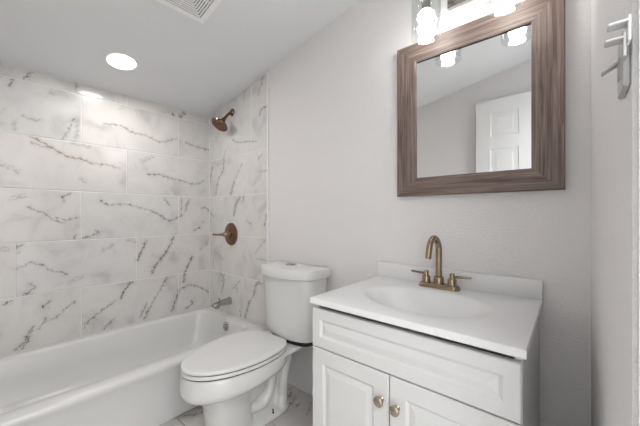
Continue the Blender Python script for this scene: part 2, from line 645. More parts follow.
VEINS_BACK = [(0, [347, 1660, 429, 1627, 544, 1616, 659, 1597]), (1, [691, 1779, 710, 1812, 775, 1822]), (0, [218, 1528, 256, 1595]), (0, [670, 1465, 721, 1501]), (1, [54, 1489, 8, 1366]), (1, [228, 1531, 215, 1435, 141, 1364, 99, 1242]), (0, [475, 1459, 375, 1339]), (2, [375, 1339, 323, 1233]), (2, [451, 1212, 389, 1145, 375, 1078]), (1, [500, 1217, 488, 1173]), (0, [13, 1093, 68, 1062]), (0, [532, 1031, 593, 1010]), (1, [770, 1083, 743, 1006]), (0, [698, 1380, 775, 1380]), (3, [215, 715, 94, 767]), (1, [375, 1107, 361, 1068]), (3, [637, 797, 743, 896]), (3, [648, 762, 765, 762]), (0, [228, 602, 200, 540]), (1, [187, 596, 228, 548, 187, 449]), (0, [361, 509, 415, 518, 402, 478]), (1, [451, 357, 463, 315]), (2, [721, 598, 659, 589, 625, 504]), (0, [625, 504, 569, 440]), (2, [569, 440, 512, 311]), (0, [442, 575, 375, 519]), (0, [62, 680, 72, 631]), (3, [519, 2002, 494, 1934]), (1, [726, 2043, 710, 1985]), (0, [698, 1988, 676, 1924])]

WS = {0: (0.0033, 0.9), 1: (0.0045, 1.0), 2: (0.0062, 1.0), 3: (0.0065, 0.42)}


def strokes(L):
    return [(WS[k][0], WS[k][1], [(p[i] / 1000.0, p[i + 1] / 1000.0) for i in range(0, len(p), 2)]) for k, p in L]


def rows(length, offs, zt):
    out = []
    z = ROW0
    k = 0
    while z < zt(0, length):
        u = offs[k % len(offs)]
        while u > 0:
            u -= TW
        while u < length:
            a, b = max(u, 0), min(u + TW, length)
            top = min(z + THT, min(zt(a, b), 9))
            out.append((a, b, z, z + THT))
            u += TW
        z += THT
        k += 1
    return out


offs_left = [0.266, 0.562, 0.266, 0.625, 0.266, 0.625]
lt = []
for (a, b, z0, z1) in rows(1.60, offs_left, lambda a, b: ceil_z(0)):
    lt.append((a, b, z0, min(z1, ceil_z(0) - 0.001)))
tile_field('wall_left.001', lt, lambda P: np.stack([np.zeros(len(P)), -P[:, 0], P[:, 1]], 1), (1, 0, 0),
           branches(strokes(VEINS_LEFT)), strokes(BROWN_LEFT), M['marble'], None)

TX = 0.772
offs_back = [0.30, 0.0, 0.30, 0.596, 0.0, 0.596]
offs_back = [0.50, 0.20, 0.60, 0.597, 0.30, 0.593]
bt = []
ZC, XC = ROW0 + 5 * THT, 0.593                # the notch of the L-shaped cut tile at the top
for (a, b, z0, z1) in rows(TX, offs_back, lambda a, b: ceil_z(b)):
    if z0 < ROW0 + 3.5 * THT:
        bt.append((a, b, z0, z1))
u = 0.0
while u < TX - 1e-6:                          # slices that follow the slope of the ceiling
    e = min(u + 0.012, XC if u < XC - 1e-6 else TX)
    top = ceil_z(u) - 0.001
    lo = (u - (G / 2 if u > 0 else 0), e + (G / 2 if abs(e - TX) > 1e-6 else 0))
    if u < XC - 1e-6:
        bt.append((lo[0], lo[1] - (G / 2 if abs(e - XC) < 1e-6 else 0), ROW0 + 4 * THT, top, 'L', 'end'))
    else:
        bt.append((lo[0] + (G if abs(u - XC) < 1e-6 else 0), lo[1], ZC, top, 'R', 'end'))
    u = e
bt.append((XC - G * 1.2, TX, ROW0 + 4 * THT, ZC, 'L', 'end'))
tile_field('wall_back.001', bt, lambda P: np.stack([P[:, 0], np.full(len(P), -0.006), P[:, 1]], 1), (0, -1, 0),
           branches(strokes(VEINS_BACK)), [], M['marble'], None)
# pale grout bed behind the tiles of the back wall
bm = bmesh.new()
pr = [(-0.006, 0.28), (TX, 0.28), (TX, ceil_z(TX)), (-0.006, ceil_z(0))]
add_loft(bm, [[Vector((x, -0.0053, z)) for x, z in pr], [Vector((x, 0.002, z)) for x, z in pr]])
struct('wall_back.002', bm, M['grout'])
# white edging strip where the tiles stop
bm = bmesh.new()
add_box(bm, TX, TX + 0.016, -0.0085, 0.001, 0.297, ceil_z(TX) + 0.001, 0.0015)
struct('trim_2', bm, M['trim'])
# caulk line in the inside corner and below the ceiling
bm = bmesh.new()
add_box(bm, -0.001, 0.005, -0.0095, -0.004, 0.297, ceil_z(0))
struct('trim_3', bm, M['caulk'])

# floor tiles
ft = []
x = 0.79 - 0.05
r = 0
y = 0.0
while y > -1.60:
    u = 0.79 - 0.3 + (0.30 if r % 2 else 0.0)
    while u < 2.44:
        a, b = max(u, 0.70), min(u + TW, 2.42)
        ft.append((a, b, max(y - THT, -1.60), y - 0.0))
        u += TW
    y -= 0.3075
    r += 1
FV = [(1, [1035, -45, 1060, -52, 1085, -85]), (2, [1085, -85, 1095, -95]), (1, [1120, -75, 1140, -110, 1150, -160]), (1, [1180, -100, 1195, -140]),
      (2, [790, -590, 815, -560, 830, -545]), (1, [830, -545, 850, -480, 880, -470]), (0, [1080, -190, 1120, -230, 1150, -300]), (0, [1230, -50, 1280, -140])]
tile_field('floor.001', ft, lambda P: np.stack([P[:, 0], P[:, 1], np.zeros(len(P))], 1), (0, 0, 1),
           strokes(FV), [], M['floor_marble'], None, cell=0.006)

# ================================================================ BATHTUB
tub = thing('bathtub', 'white alcove bathtub below the marble-look tiles, filling the left end of the room', 'bathtub', (0.39, -0.76, 0))
bm = bmesh.new()
ZR = 0.297
ty0, ty1 = -1.524, -0.008
tx0, tx1 = 0.004, 0.775
R = []
R.append(rrect(tx0, tx1 - 0.004, ty0, ty1, 0.004, 0.0))
R.append(rrect(tx0, tx1 - 0.004, ty0, ty1, 0.004, 0.028))
R.append(rrect(tx0, tx1 - 0.018, ty0, ty1, 0.004, 0.045))
R.append(rrect(tx0, tx1 - 0.014, ty0, ty1, 0.004, ZR - 0.055))
R.append(rrect(tx0, tx1 - 0.003, ty0, ty1, 0.004, ZR - 0.035))
R.append(rrect(tx0, tx1, ty0, ty1, 0.004, ZR - 0.018))
R.append(rrect(tx0, tx1 - 0.003, ty0, ty1, 0.006, ZR - 0.006))
R.append(rrect(tx0 + 0.002, tx1 - 0.012, ty0 + 0.002, ty1 - 0.002, 0.008, ZR))
R.append(rrect(0.040, 0.690, -1.46, -0.060, 0.10, ZR))
R.append(rrect(0.048, 0.680, -1.452, -0.068, 0.10, ZR - 0.006))
R.append(rrect(0.056, 0.672, -1.444, -0.076, 0.10, ZR - 0.022))
R.append(rrect(0.072, 0.655, -1.41, -0.095, 0.11, 0.17))
R.append(rrect(0.092, 0.630, -1.36, -0.115, 0.12, 0.075))
R.append(rrect(0.115, 0.605, -1.32, -0.135, 0.12, 0.045))
R.append(rrect(0.155, 0.570, -1.26, -0.175, 0.10, 0.033))
R.append(rrect(0.25, 0.47, -1.0, -0.28, 0.06, 0.030))
add_loft(bm, R, True, True)
obj('tub_shell', bm, M['enamel'], tub, True, 50)
bm = bmesh.new()
add_lathe(bm, (0.387, -0.0835, 0.243), (0, -1, 0.15), [(-0.012, 0.033), (0.004, 0.033), (0.008, 0.030), (0.009, 0.012), (0.013, 0.010), (0.015, 0.0)], 28)
add_box(bm, 0.381, 0.393, -0.102, -0.091, 0.225, 0.262, 0.003)
obj('overflow_plate', bm, M['nickel'], tub)
bm = bmesh.new()
add_lathe(bm, (0.36, -0.30, 0.0285), (0, 0, 1), [(0, 0.030), (0.004, 0.030), (0.006, 0.024), (0.002, 0.010), (0.004, 0.0)], 28)
obj('drain', bm, M['nickel'], tub)

# tub spout
sp = thing('tub_spout', 'nickel tub spout on the tiles above the end of the bathtub', 'spout', (0.315, -0.006, 0.405))
bm = bmesh.new()
rings = []
for s, w, ht, zc_ in ((0.0, 0.030, 0.030, 0.405), (0.006, 0.030, 0.030, 0.405), (0.02, 0.026, 0.027, 0.405), (0.06, 0.025, 0.024, 0.403), (0.10, 0.025, 0.020, 0.400), (0.13, 0.024, 0.0165, 0.396), (0.142, 0.019, 0.012, 0.394)):
    rings.append([Vector((0.315 + w * math.cos(t), -0.006 - s, zc_ + ht * math.sin(t))) for t in [2 * math.pi * k / 28 for k in range(28)]])
add_loft(bm, rings)
obj('spout_body', bm, M['nickel'], sp)
bm = bmesh.new()
add_lathe(bm, (0.315, -0.118, 0.394), (0, 0, -1), [(0, 0.020), (0.022, 0.019), (0.026, 0.016), (0.020, 0.013)], 24)
obj('spout_outlet', bm, M['nickel'], sp)
bm = bmesh.new()
add_lathe(bm, (0.315, -0.10, 0.415), (0, 0, 1), [(0, 0.004), (0.016, 0.004), (0.018, 0.007), (0.026, 0.007), (0.028, 0.003)], 16)
obj('diverter_knob', bm, M['nickel'], sp)

# shower valve
vx, vz = 0.333, 0.927
vt = thing('shower_valve', 'round dark bronze shower valve with a lever on the marble tiles', 'valve', (vx, -0.006, vz))
bm = bmesh.new()
add_lathe(bm, (vx, -0.006, vz), (0, -1, 0), [(0, 0.088), (0.004, 0.088), (0.009, 0.083), (0.012, 0.070), (0.013, 0.050), (0.018, 0.040), (0.019, 0.030), (0.02, 0.0)], 48)
obj('escutcheon', bm, M['darkbronze'], vt)
bm = bmesh.new()
add_lathe(bm, (vx, -0.020, vz), (0, -1, 0), [(0, 0.028), (0.012, 0.027), (0.035, 0.020), (0.050, 0.017), (0.055, 0.012), (0.056, 0)], 32)
obj('handle_hub', bm, M['bronze'], vt)
bm = bmesh.new()
add_tube(bm, spline([(vx, -0.060, vz), (vx - 0.03, -0.078, vz - 0.002), (vx - 0.065, -0.098, vz - 0.003), (vx - 0.09, -0.112, vz - 0.001)]), [0.013] * 6 + [0.010] * 6 + [0.0075] * 13, 16)
obj('lever', bm, M['bronze'], vt)

# shower head
sx, sz = 0.347, 1.872
sh = thing('overhead_shower', 'dark bronze round shower head on a short bent arm high in the tiled corner', 'shower head', (sx, -0.006, sz))
bm = bmesh.new()
add_lathe(bm, (sx, -0.006, sz), (0, -1, 0), [(0, 0.030), (0.003, 0.030), (0.010, 0.022), (0.014, 0.013)], 32)
obj('arm_flange', bm, M['darkbronze'], sh)
bm = bmesh.new()
hx = sx - 0.006
add_tube(bm, spline([(sx, -0.008, sz), (sx, -0.022, sz - 0.004), (sx - 0.003, -0.050, sz - 0.034), (hx, -0.078, sz - 0.072)]), 0.0105, 18)
obj('shower_arm', bm, M['darkbronze'], sh)
bm = bmesh.new()
ax = Vector((0.02, -0.58, -0.80)).normalized()
add_lathe(bm, (hx, -0.077, sz - 0.070), ax, [(-0.012, 0.010), (-0.006, 0.016), (0.006, 0.018), (0.014, 0.016), (0.022, 0.019), (0.034, 0.036), (0.044, 0.054), (0.051, 0.062), (0.060, 0.065), (0.065, 0.062), (0.064, 0.056), (0.062, 0.0)], 44)
head = obj('head', bm, M['darkbronze'], sh)
bm = bmesh.new()
c0 = Vector((hx, -0.077, sz - 0.070)) + ax * 0.0615
a1 = ax.cross(Vector((1, 0, 0))).normalized()
a2 = ax.cross(a1)
for rr, nn in ((0.012, 6), (0.024, 12), (0.037, 18), (0.049, 24)):
    for k in range(nn):
        t = 2 * math.pi * k / nn
        add_lathe(bm, c0 + (a1 * math.cos(t) + a2 * math.sin(t)) * rr, ax, [(0, 0.0024), (0.003, 0.002), (0.0035, 0.0)], 6)
obj('nozzles', bm, M['bolt'], head)

# ================================================================ TOILET
TXC = 1.082
YB, YT = -0.213, -0.722         # back and tip of the seat outline
HW = 0.187
toilet = thing('toilet', 'white two-piece elongated toilet between the bathtub and the vanity, lid closed', 'toilet', (TXC, -0.45, 0))


def outline(z, grow=0.0, yb=YB, yt=YT, hw=HW, n=64, back=0.115, yshift=0.0):
    """elongated bowl outline, round at the tip, squarer at the back"""
    pts = []
    ym = yb - (yb - yt) * 0.38
    for k in range(n):
        t = 2 * math.pi * k / n
        c, s = math.cos(t), math.sin(t)
        if s <= 0:      # towards the tip (-y)
            x = (hw + grow) * c
            y = ym + (ym - yt + grow) * s
        else:
            e = 0.42
            x = (hw + grow) * math.copysign(abs(c) ** e, c)
            y = ym + (yb - ym + grow) * (abs(s) ** e)
            # narrow towards the hinge
            x *= 1 - 0.17 * ((y - ym) / (yb - ym)) ** 2
        pts.append(Vector((TXC + x, y + yshift, z)))
    return pts


def remesh(o, vs=0.006, it=8, fac=0.5):
    m = o.modifiers.new('remesh', 'REMESH')
    m.mode = 'VOXEL'
    m.voxel_size = vs
    m.use_smooth_shade = True
    s = o.modifiers.new('smooth', 'SMOOTH')
    s.factor = fac
    s.iterations = it


bm = bmesh.new()
ZB = 0.359                       # china rim
# the bowl itself
def bowl_ring(drop, grow, dyt=0.0):
    """the underside climbs towards the tank"""
    r = outline(ZB, grow, yt=YT + dyt)
    for v in r:
        f = (v.y - YT) / (YB - YT)
        v.z = ZB - drop * (1.0 - 0.38 * max(0.0, min(1.0, f)) ** 1.3)
    return r


add_loft(bm, [bowl_ring(0, -0.004), bowl_ring(0.012, 0.0), bowl_ring(0.045, 0.004), bowl_ring(0.078, 0.005), bowl_ring(0.100, -0.004), bowl_ring(0.115, -0.022, 0.004),
              bowl_ring(0.124, -0.046, 0.015), bowl_ring(0.145, -0.075, 0.045), bowl_ring(0.19, -0.095, 0.09), bowl_ring(0.28, -0.108, 0.12)][::-1])
# front column of the pedestal
def oval(cx, cy, rx, ry, z, n=40, e=0.8):
    return [Vector((cx + rx * math.copysign(abs(math.cos(t)) ** e, math.cos(t)), cy + ry * math.copysign(abs(math.sin(t)) ** e, math.sin(t)), z)) for t in [2 * math.pi * k / n for k in range(n)]]
add_loft(bm, [oval(TXC, -0.49, 0.100, 0.118, 0.0), oval(TXC, -0.49, 0.098, 0.116, 0.03), oval(TXC, -0.495, 0.092, 0.112, 0.08), oval(TXC, -0.50, 0.092, 0.115, 0.16), oval(TXC, -0.50, 0.10, 0.14, 0.24)])
# foot flange and the narrow core behind the column
add_loft(bm, [oval(TXC, -0.30, 0.112, 0.17, 0.0, e=0.6), oval(TXC, -0.30, 0.112, 0.17, 0.020, e=0.6), oval(TXC, -0.30, 0.085, 0.16, 0.032, e=0.6), oval(TXC, -0.30, 0.056, 0.16, 0.040, e=0.6), oval(TXC, -0.29, 0.048, 0.16, 0.12, e=0.6), oval(TXC, -0.28, 0.052, 0.17, 0.22, e=0.6), oval(TXC, -0.24, 0.08, 0.18, 0.31, e=0.6)])
# deck that carries the tank
add_loft(bm, [rrect(TXC - 0.070, TXC + 0.070, -0.28, -0.05, 0.04, 0.285), rrect(TXC - 0.115, TXC + 0.125, -0.30, -0.025, 0.04, 0.318), rrect(TXC - 0.150, TXC + 0.175, -0.30, -0.02, 0.04, 0.343), rrect(TXC - 0.150, TXC + 0.182, -0.20, -0.02, 0.04, 0.362)])
# trapway bulging on both sides
for s in (-1, 1):
    add_tube(bm, spline([(TXC + s * 0.03, -0.44, 0.12), (TXC + s * 0.050, -0.37, 0.09), (TXC + s * 0.060, -0.315, 0.10), (TXC + s * 0.062, -0.28, 0.16), (TXC + s * 0.058, -0.26, 0.225), (TXC + s * 0.05, -0.25, 0.30)]), 0.030, 18)
    add_tube(bm, spline([(TXC + s * 0.04, -0.14, 0.31), (TXC + s * 0.058, -0.145, 0.27), (TXC + s * 0.068, -0.175, 0.215), (TXC + s * 0.070, -0.190, 0.15), (TXC + s * 0.070, -0.195, 0.08), (TXC + s * 0.072, -0.21, 0.01)]), [0.027] * 34 + [0.032] * 7, 18)
body = obj('bowl_base', bm, M['china'], toilet, True, 0)
remesh(body)

# closed seat ring and lid
def slab(z0, z1, grow, dome=0.0, rnd=0.005, **k):
    bm = bmesh.new()
    R = [outline(z0, grow - rnd, **k), outline(z0 + rnd * 0.6, grow, **k), outline(z1 - rnd, grow, **k), outline(z1 - rnd * 0.3, grow - rnd * 0.4, **k), outline(z1, grow - rnd * 1.4, **k)]
    for f in (0.03, 0.07, 0.12, 0.16):
        R.append(outline(z1 + dome * (f / 0.16), grow - rnd - f, **k))
    return add_loft(bm, R)


obj('seat_ring', slab(ZB + 0.004, ZB + 0.020, 0.001), M['seat'], toilet, True, 60)
bm = bmesh.new()
add_loft(bm, [outline(ZB - 0.003, -0.008), outline(ZB + 0.006, -0.008)])
add_loft(bm, [outline(ZB + 0.018, -0.007), outline(ZB + 0.028, -0.007)])
obj('seat_gap_shade', bm, M['dark'], toilet, True)  # near-black slabs that stand in for the shade in the seat and lid gaps
lid = obj('lid', slab(ZB + 0.024, ZB + 0.041, 0.001, 0.004, yb=YB + 0.006), M['seat'], toilet, True, 60)
for s in (-1, 1):
    bm = bmesh.new()
    add_box(bm, TXC + s * 0.072 - 0.022, TXC + s * 0.072 + 0.022, YB - 0.002, YB + 0.030, ZB, ZB + 0.030, 0.008, 3)
    obj('hinge', bm, M['seat'], toilet)

# tank: D-shaped plan, flat back and bowed front
def dring(z, hw, yb, yf, bow, n=28):
    """flat back at yb, sides, front bowed out from yf by bow"""
    pts = []
    r = 0.03
    for k in range(n + 1):                       # front, left to right
        t = -1 + 2 * k / n
        pts.append(Vector((TKX + hw * math.sin(t * math.pi / 2 * 0.97), yf - bow * (math.cos(t * math.pi / 2) ** 0.72), z)))
    for cx, a0 in ((hw - r, 0), (-hw + r, 90)):
        for k in range(6):
            a = math.radians(a0 + 90 * k / 5)
            pts.append(Vector((TKX + cx + r * math.cos(a), yb - r + r * math.sin(a), z)))
    return pts


TKX = 1.130
bm = bmesh.new()
add_loft(bm, [dring(0.384, 0.166, -0.034, -0.100, 0.080), dring(0.390, 0.176, -0.030, -0.105, 0.088), dring(0.45, 0.190, -0.024, -0.11, 0.100), dring(0.745, 0.209, -0.020, -0.11, 0.116)])
obj('tank', bm, M['china'], toilet, True, 40)
bm = bmesh.new()
add_loft(bm, [dring(0.729, 0.212, -0.020, -0.112, 0.120), dring(0.734, 0.222, -0.012, -0.114, 0.131), dring(0.770, 0.225, -0.010, -0.114, 0.133), dring(0.780, 0.222, -0.013, -0.114, 0.129), dring(0.785, 0.210, -0.022, -0.11, 0.118), dring(0.788, 0.15, -0.07, -0.11, 0.07)])
obj('tank_lid', bm, M['china'], toilet, True, 40)
bm = bmesh.new()
add_lathe(bm, (TKX - 0.005, -0.115, 0.786), (0, 0, 1), [(0, 0.030), (0.004, 0.030), (0.006, 0.027)], 32)
fb = obj('flush_button', bm, M['nickel'], toilet)
bm = bmesh.new()
add_box(bm, TKX - 0.032, TKX + 0.022, -0.1156, -0.1144, 0.791, 0.7930)
obj('button_split', bm, M['dark'], fb)
bm = bmesh.new()
add_loft(bm, [dring(0.360, 0.158, -0.05, -0.10, 0.074), dring(0.387, 0.162, -0.05, -0.10, 0.077)])
obj('tank_gasket', bm, M['dark'], toilet)
for s in (-1, 1):
    bm = bmesh.new()
    add_lathe(bm, (TXC + s * 0.092, -0.285, 0.018), (0, 0, 1), [(0, 0.011), (0.004, 0.011), (0.005, 0.006), (0.012, 0.006), (0.013, 0.0035), (0.03, 0.0035), (0.031, 0)], 12)
    obj('closet_bolt', bm, M['bolt'], toilet)
# the bowl stands a couple of degrees out of square with the wall
for ch in toilet.children:
    if not ch.name.startswith(('tank', 'flush')):
        ch.data.transform(Matrix.Rotation(0.045, 4, 'Z'))

# ================================================================ VANITY
VX0, VX1, VY = 1.647, 2.287, -0.512
VZ = 0.755                                   # top of the cabinet box
van = thing('vanity_cabinet', 'white vanity cabinet with a false drawer front and two raised-panel doors', 'cabinet', (1.987, -0.27, 0))
bm = bmesh.new()
yc = VY + 0.02
add_box(bm, VX0, VX0 + 0.016, yc, -0.004, 0.0, VZ)
add_box(bm, VX1 - 0.016, VX1, yc, -0.004, 0.0, VZ)
add_box(bm, VX0, VX1, -0.012, -0.004, 0.0, VZ)
add_box(bm, VX0 + 0.01, VX1 - 0.01, yc + 0.002, -0.01, 0.09, 0.105)
add_box(bm, VX0, VX1, yc + 0.001, yc + 0.018, 0.09, VZ - 0.05)
add_box(bm, VX0, VX1, yc + 0.06, yc + 0.075, 0.0, 0.09)
obj('carcass', bm, M['cab'], van, False)


def raised_panel(x0, x1, z0, z1, yf, fr=0.05, t=0.019):
    """a framed door front with a bevelled raised field, facing -y"""
    bm = bmesh.new()
    def rg(i, y):
        return [Vector((x0 + i, y, z0 + i)), Vector((x1 - i, y, z0 + i)), Vector((x1 - i, y, z1 - i)), Vector((x0 + i, y, z1 - i))]
    R = [rg(0, yf + t), rg(0, yf + 0.003), rg(0.003, yf), rg(fr, yf), rg(fr + 0.005, yf + 0.004), rg(fr + 0.010, yf + 0.0065), rg(fr + 0.028, yf + 0.002), rg(fr + 0.031, yf + 0.0015)]
    add_loft(bm, R)
    return bm


zd = 0.602
obj('false_drawer_front', raised_panel(VX0 + 0.001, VX1 - 0.001, zd + 0.002, VZ - 0.014, VY, 0.036), M['cab'], van, False)
xm = 1.957
knobs = []
for (a, b, kx) in ((VX0 + 0.001, xm - 0.0015, xm - 0.026), (xm + 0.0015, VX1 - 0.001, xm + 0.026)):
    dr = obj('door', raised_panel(a, b, 0.095, zd - 0.002, VY, 0.050), M['cab'], van, False)
    bm = bmesh.new()
    add_lathe(bm, (kx, VY, 0.520 if kx < xm else 0.515), (0, -1, 0), [(0, 0.009), (0.003, 0.0065), (0.010, 0.0065), (0.013, 0.013), (0.016, 0.0155), (0.020, 0.0155), (0.022, 0.0145), (0.0235, 0.012), (0.0245, 0.008), (0.025, 0)], 28)
    obj('knob', bm, M['knob'], dr)

# countertop with moulded basin and backsplash
ct = thing('washbasin_counter', 'glossy white vanity countertop with a moulded oval basin and low backsplash', 'countertop', (1.985, -0.27, 0.76))
CX0, CX1, CY0, CY1 = 1.648, 2.297, -0.524, -0.004
CZ0, CZ1 = 0.757, 0.780
bcx, bcy, brx, bry = 1.970, -0.285, 0.222, 0.155
bm = bmesh.new()
N = 72


def on_rect(t, i=0.0):
    c, s = math.cos(t), math.sin(t)
    hx, hy = (CX1 - CX0) / 2 - i, (CY1 - CY0) / 2 - i
    mx, my = (CX0 + CX1) / 2, (CY0 + CY1) / 2
    k = min(hx / abs(c) if abs(c) > 1e-6 else 9, hy / abs(s) if abs(s) > 1e-6 else 9)
    return mx + c * k, my + s * k


ang = sorted(set([2 * math.pi * k / N for k in range(N)] + [math.atan2(sy * (CY1 - CY0) / 2, sx_ * (CX1 - CX0) / 2) % (2 * math.pi) for sy in (-1, 1) for sx_ in (-1, 1)]))


def rr(i, z):
    return [Vector((*on_rect(t, i), z)) for t in ang]


def el(f, z):
    return [Vector((bcx + brx * f * math.cos(t), bcy + bry * f * math.sin(t), z)) for t in ang]


R = [rr(0.02, CZ0), rr(0.003, CZ0), rr(0, CZ0 + 0.003), rr(0, CZ1 - 0.004), rr(0.0015, CZ1 - 0.0012), rr(0.005, CZ1),
     el(1.04, CZ1), el(1.0, CZ1 - 0.001), el(0.96, CZ1 - 0.004), el(0.90, CZ1 - 0.011), el(0.82, CZ1 - 0.025), el(0.72, CZ1 - 0.045), el(0.58, CZ1 - 0.067), el(0.42, CZ1 - 0.083), el(0.24, CZ1 - 0.092), el(0.09, CZ1 - 0.095)]
add_loft(bm, R, False, True)
# underside of the bowl
R = [rr(0.02, CZ0), el(1.04, CZ0), el(1.0, CZ1 - 0.040), el(0.85, CZ1 - 0.08), el(0.66, CZ1 - 0.108), el(0.40, CZ1 - 0.125), el(0.1, CZ1 - 0.130)]
add_loft(bm, R, False, True)
obj('basin_top', bm, M['cult'], ct, True, 30)
obj('backsplash', box(CX0 + 0.0, CX1, -0.024, -0.004, CZ1 - 0.002, 0.847, bev=0.004), M['cult'], ct, True)
bm = bmesh.new()
add_lathe(bm, (bcx, bcy, CZ1 - 0.0955), (0, 0, 1), [(0, 0.022), (0.003, 0.022), (0.004, 0.018), (0.002, 0.012), (0.004, 0)], 24)
obj('drain', bm, M['bronze'], ct)

for rt in (van, ct):
    for ch in list(rt.children) + [g for c_ in rt.children for g in c_.children]:
        # the cabinet stands slightly out of square, like the right-hand wall
        for v in ch.data.vertices:
            v.co.x += 0.030 * -(v.co.y + rt.location.y)

# faucet
fx, fy, fz = 1.962, -0.078, CZ1
fa = thing('faucet', 'antique bronze gooseneck faucet with two lever handles on the vanity top', 'faucet', (fx, fy, fz))
bm = bmesh.new()
add_loft(bm, [rrect(fx - 0.080, fx + 0.080, fy - 0.026, fy + 0.026, 0.020, fz + 0.0003), rrect(fx - 0.080, fx + 0.080, fy - 0.026, fy + 0.026, 0.020, fz + 0.010),
              rrect(fx - 0.074, fx + 0.074, fy - 0.020, fy + 0.020, 0.017, fz + 0.018), rrect(fx - 0.070, fx + 0.070, fy - 0.016, fy + 0.016, 0.014, fz + 0.019)])
obj('base_plate', bm, M['bronze'], fa, True, 40)
bm = bmesh.new()
add_lathe(bm, (fx, fy, fz + 0.016), (0, 0, 1), [(0, 0.020), (0.028, 0.019), (0.030, 0.017), (0.031, 0.013)], 28)
neck = [(fx, fy, fz + 0.04), (fx, fy, fz + 0.08), (fx, fy, fz + 0.152)]
rad = 0.045
for k in range(1, 10):
    a = math.radians(k * 17.5)
    neck.append((fx - 0.0005 * k, fy - rad + rad * math.cos(a), fz + 0.152 + rad * math.sin(a) * 1.15))
neck.append((fx - 0.006, fy - rad * 2 - 0.006, fz + 0.128))
pp = spline(neck, 5)
add_tube(bm, pp, [0.0125 - 0.001 * i / len(pp) for i in range(len(pp))], 22)
sp_ = obj('spout', bm, M['bronze'], fa, True, 45)
bm = bmesh.new()
d_ = (pp[-1] - pp[-3]).normalized()
add_lathe(bm, pp[-1] - d_ * 0.001, d_, [(0, 0.0095), (0.0016, 0.0095), (0.0017, 0.0)], 20)
obj('aerator', bm, M['bolt'], sp_)
for s in (-1, 1):
    bm = bmesh.new()
    hx_ = fx + s * 0.052
    add_lathe(bm, (hx_, fy, fz + 0.014), (0, 0, 1), [(0, 0.0175), (0.004, 0.0175), (0.005, 0.0165), (0.027, 0.0165), (0.029, 0.0155), (0.029, 0.010), (0.048, 0.0095), (0.050, 0.008), (0.051, 0)], 24)
    add_tube(bm, [(hx_, fy, fz + 0.052), (hx_ + s * 0.03, fy + 0.003, fz + 0.053), (hx_ + s * 0.068, fy + 0.008, fz + 0.054)], [0.0058, 0.0050, 0.0045], 14)
    obj('handle', bm, M['bronze'], fa, True, 45)
bm = bmesh.new()
add_lathe(bm, (fx, fy + 0.022, fz + 0.016), (0, 0, 1), [(0, 0.003), (0.03, 0.003), (0.031, 0.005), (0.038, 0.005), (0.039, 0)], 12)
obj('lift_rod', bm, M['bronze'], fa)

# ================================================================ MIRROR
mi = thing('wall_mirror', 'rectangular mirror in a wide weathered brown wood frame above the vanity', 'mirror', (2.058, -0.001, 1.50))
mx0, mx1, mz0, mz1 = 1.752, 2.358, 1.161, 1.840
ix0, ix1, iz0, iz1 = 1.844, 2.265, 1.241, 1.755
yo, yi = -0.030, -0.024


def frame_side(o0, o1, i1, i0):
    """one mitred frame board: outer edge o0-o1, inner edge i0-i1 as (x,z)"""
    bm = bmesh.new()
    def P(q, y):
        return Vector((q[0], y, q[1]))
    lerp = lambda a, b, f: (a[0] + (b[0] - a[0]) * f, a[1] + (b[1] - a[1]) * f)
    def sec(o, i):
        return [P(o, -0.001), P(o, yo + 0.003), P(lerp(o, i, 0.035), yo), P(lerp(o, i, 0.93), yi - 0.002), P(lerp(o, i, 0.985), yi), P(i, yi + 0.003), P(i, -0.001)]
    add_loft(bm, [sec(o0, i0), sec(o1, i1)])
    return bm


O = [(mx0, mz0), (mx1, mz0), (mx1, mz1), (mx0, mz1)]
I = [(ix0, iz0), (ix1, iz0), (ix1, iz1), (ix0, iz1)]
for k in range(4):
    j = (k + 1) % 4
    bd = obj('frame_board', frame_side(O[k], O[j], I[j], I[k]), M['woodx'] if k % 2 == 0 else M['woodz'], mi, False)
obj('mirror_glass', box(ix0 - 0.01, ix1 + 0.01, -0.019, -0.010, iz0 - 0.01, iz1 + 0.01), M['mirror'], mi, False)
bm = bmesh.new()
add_box(bm, ix0, ix1, -0.0215, -0.0191, iz1 - 0.0030, iz1 + 0.001)
obj('gasket_strip', bm, M['dark'], mi, False)

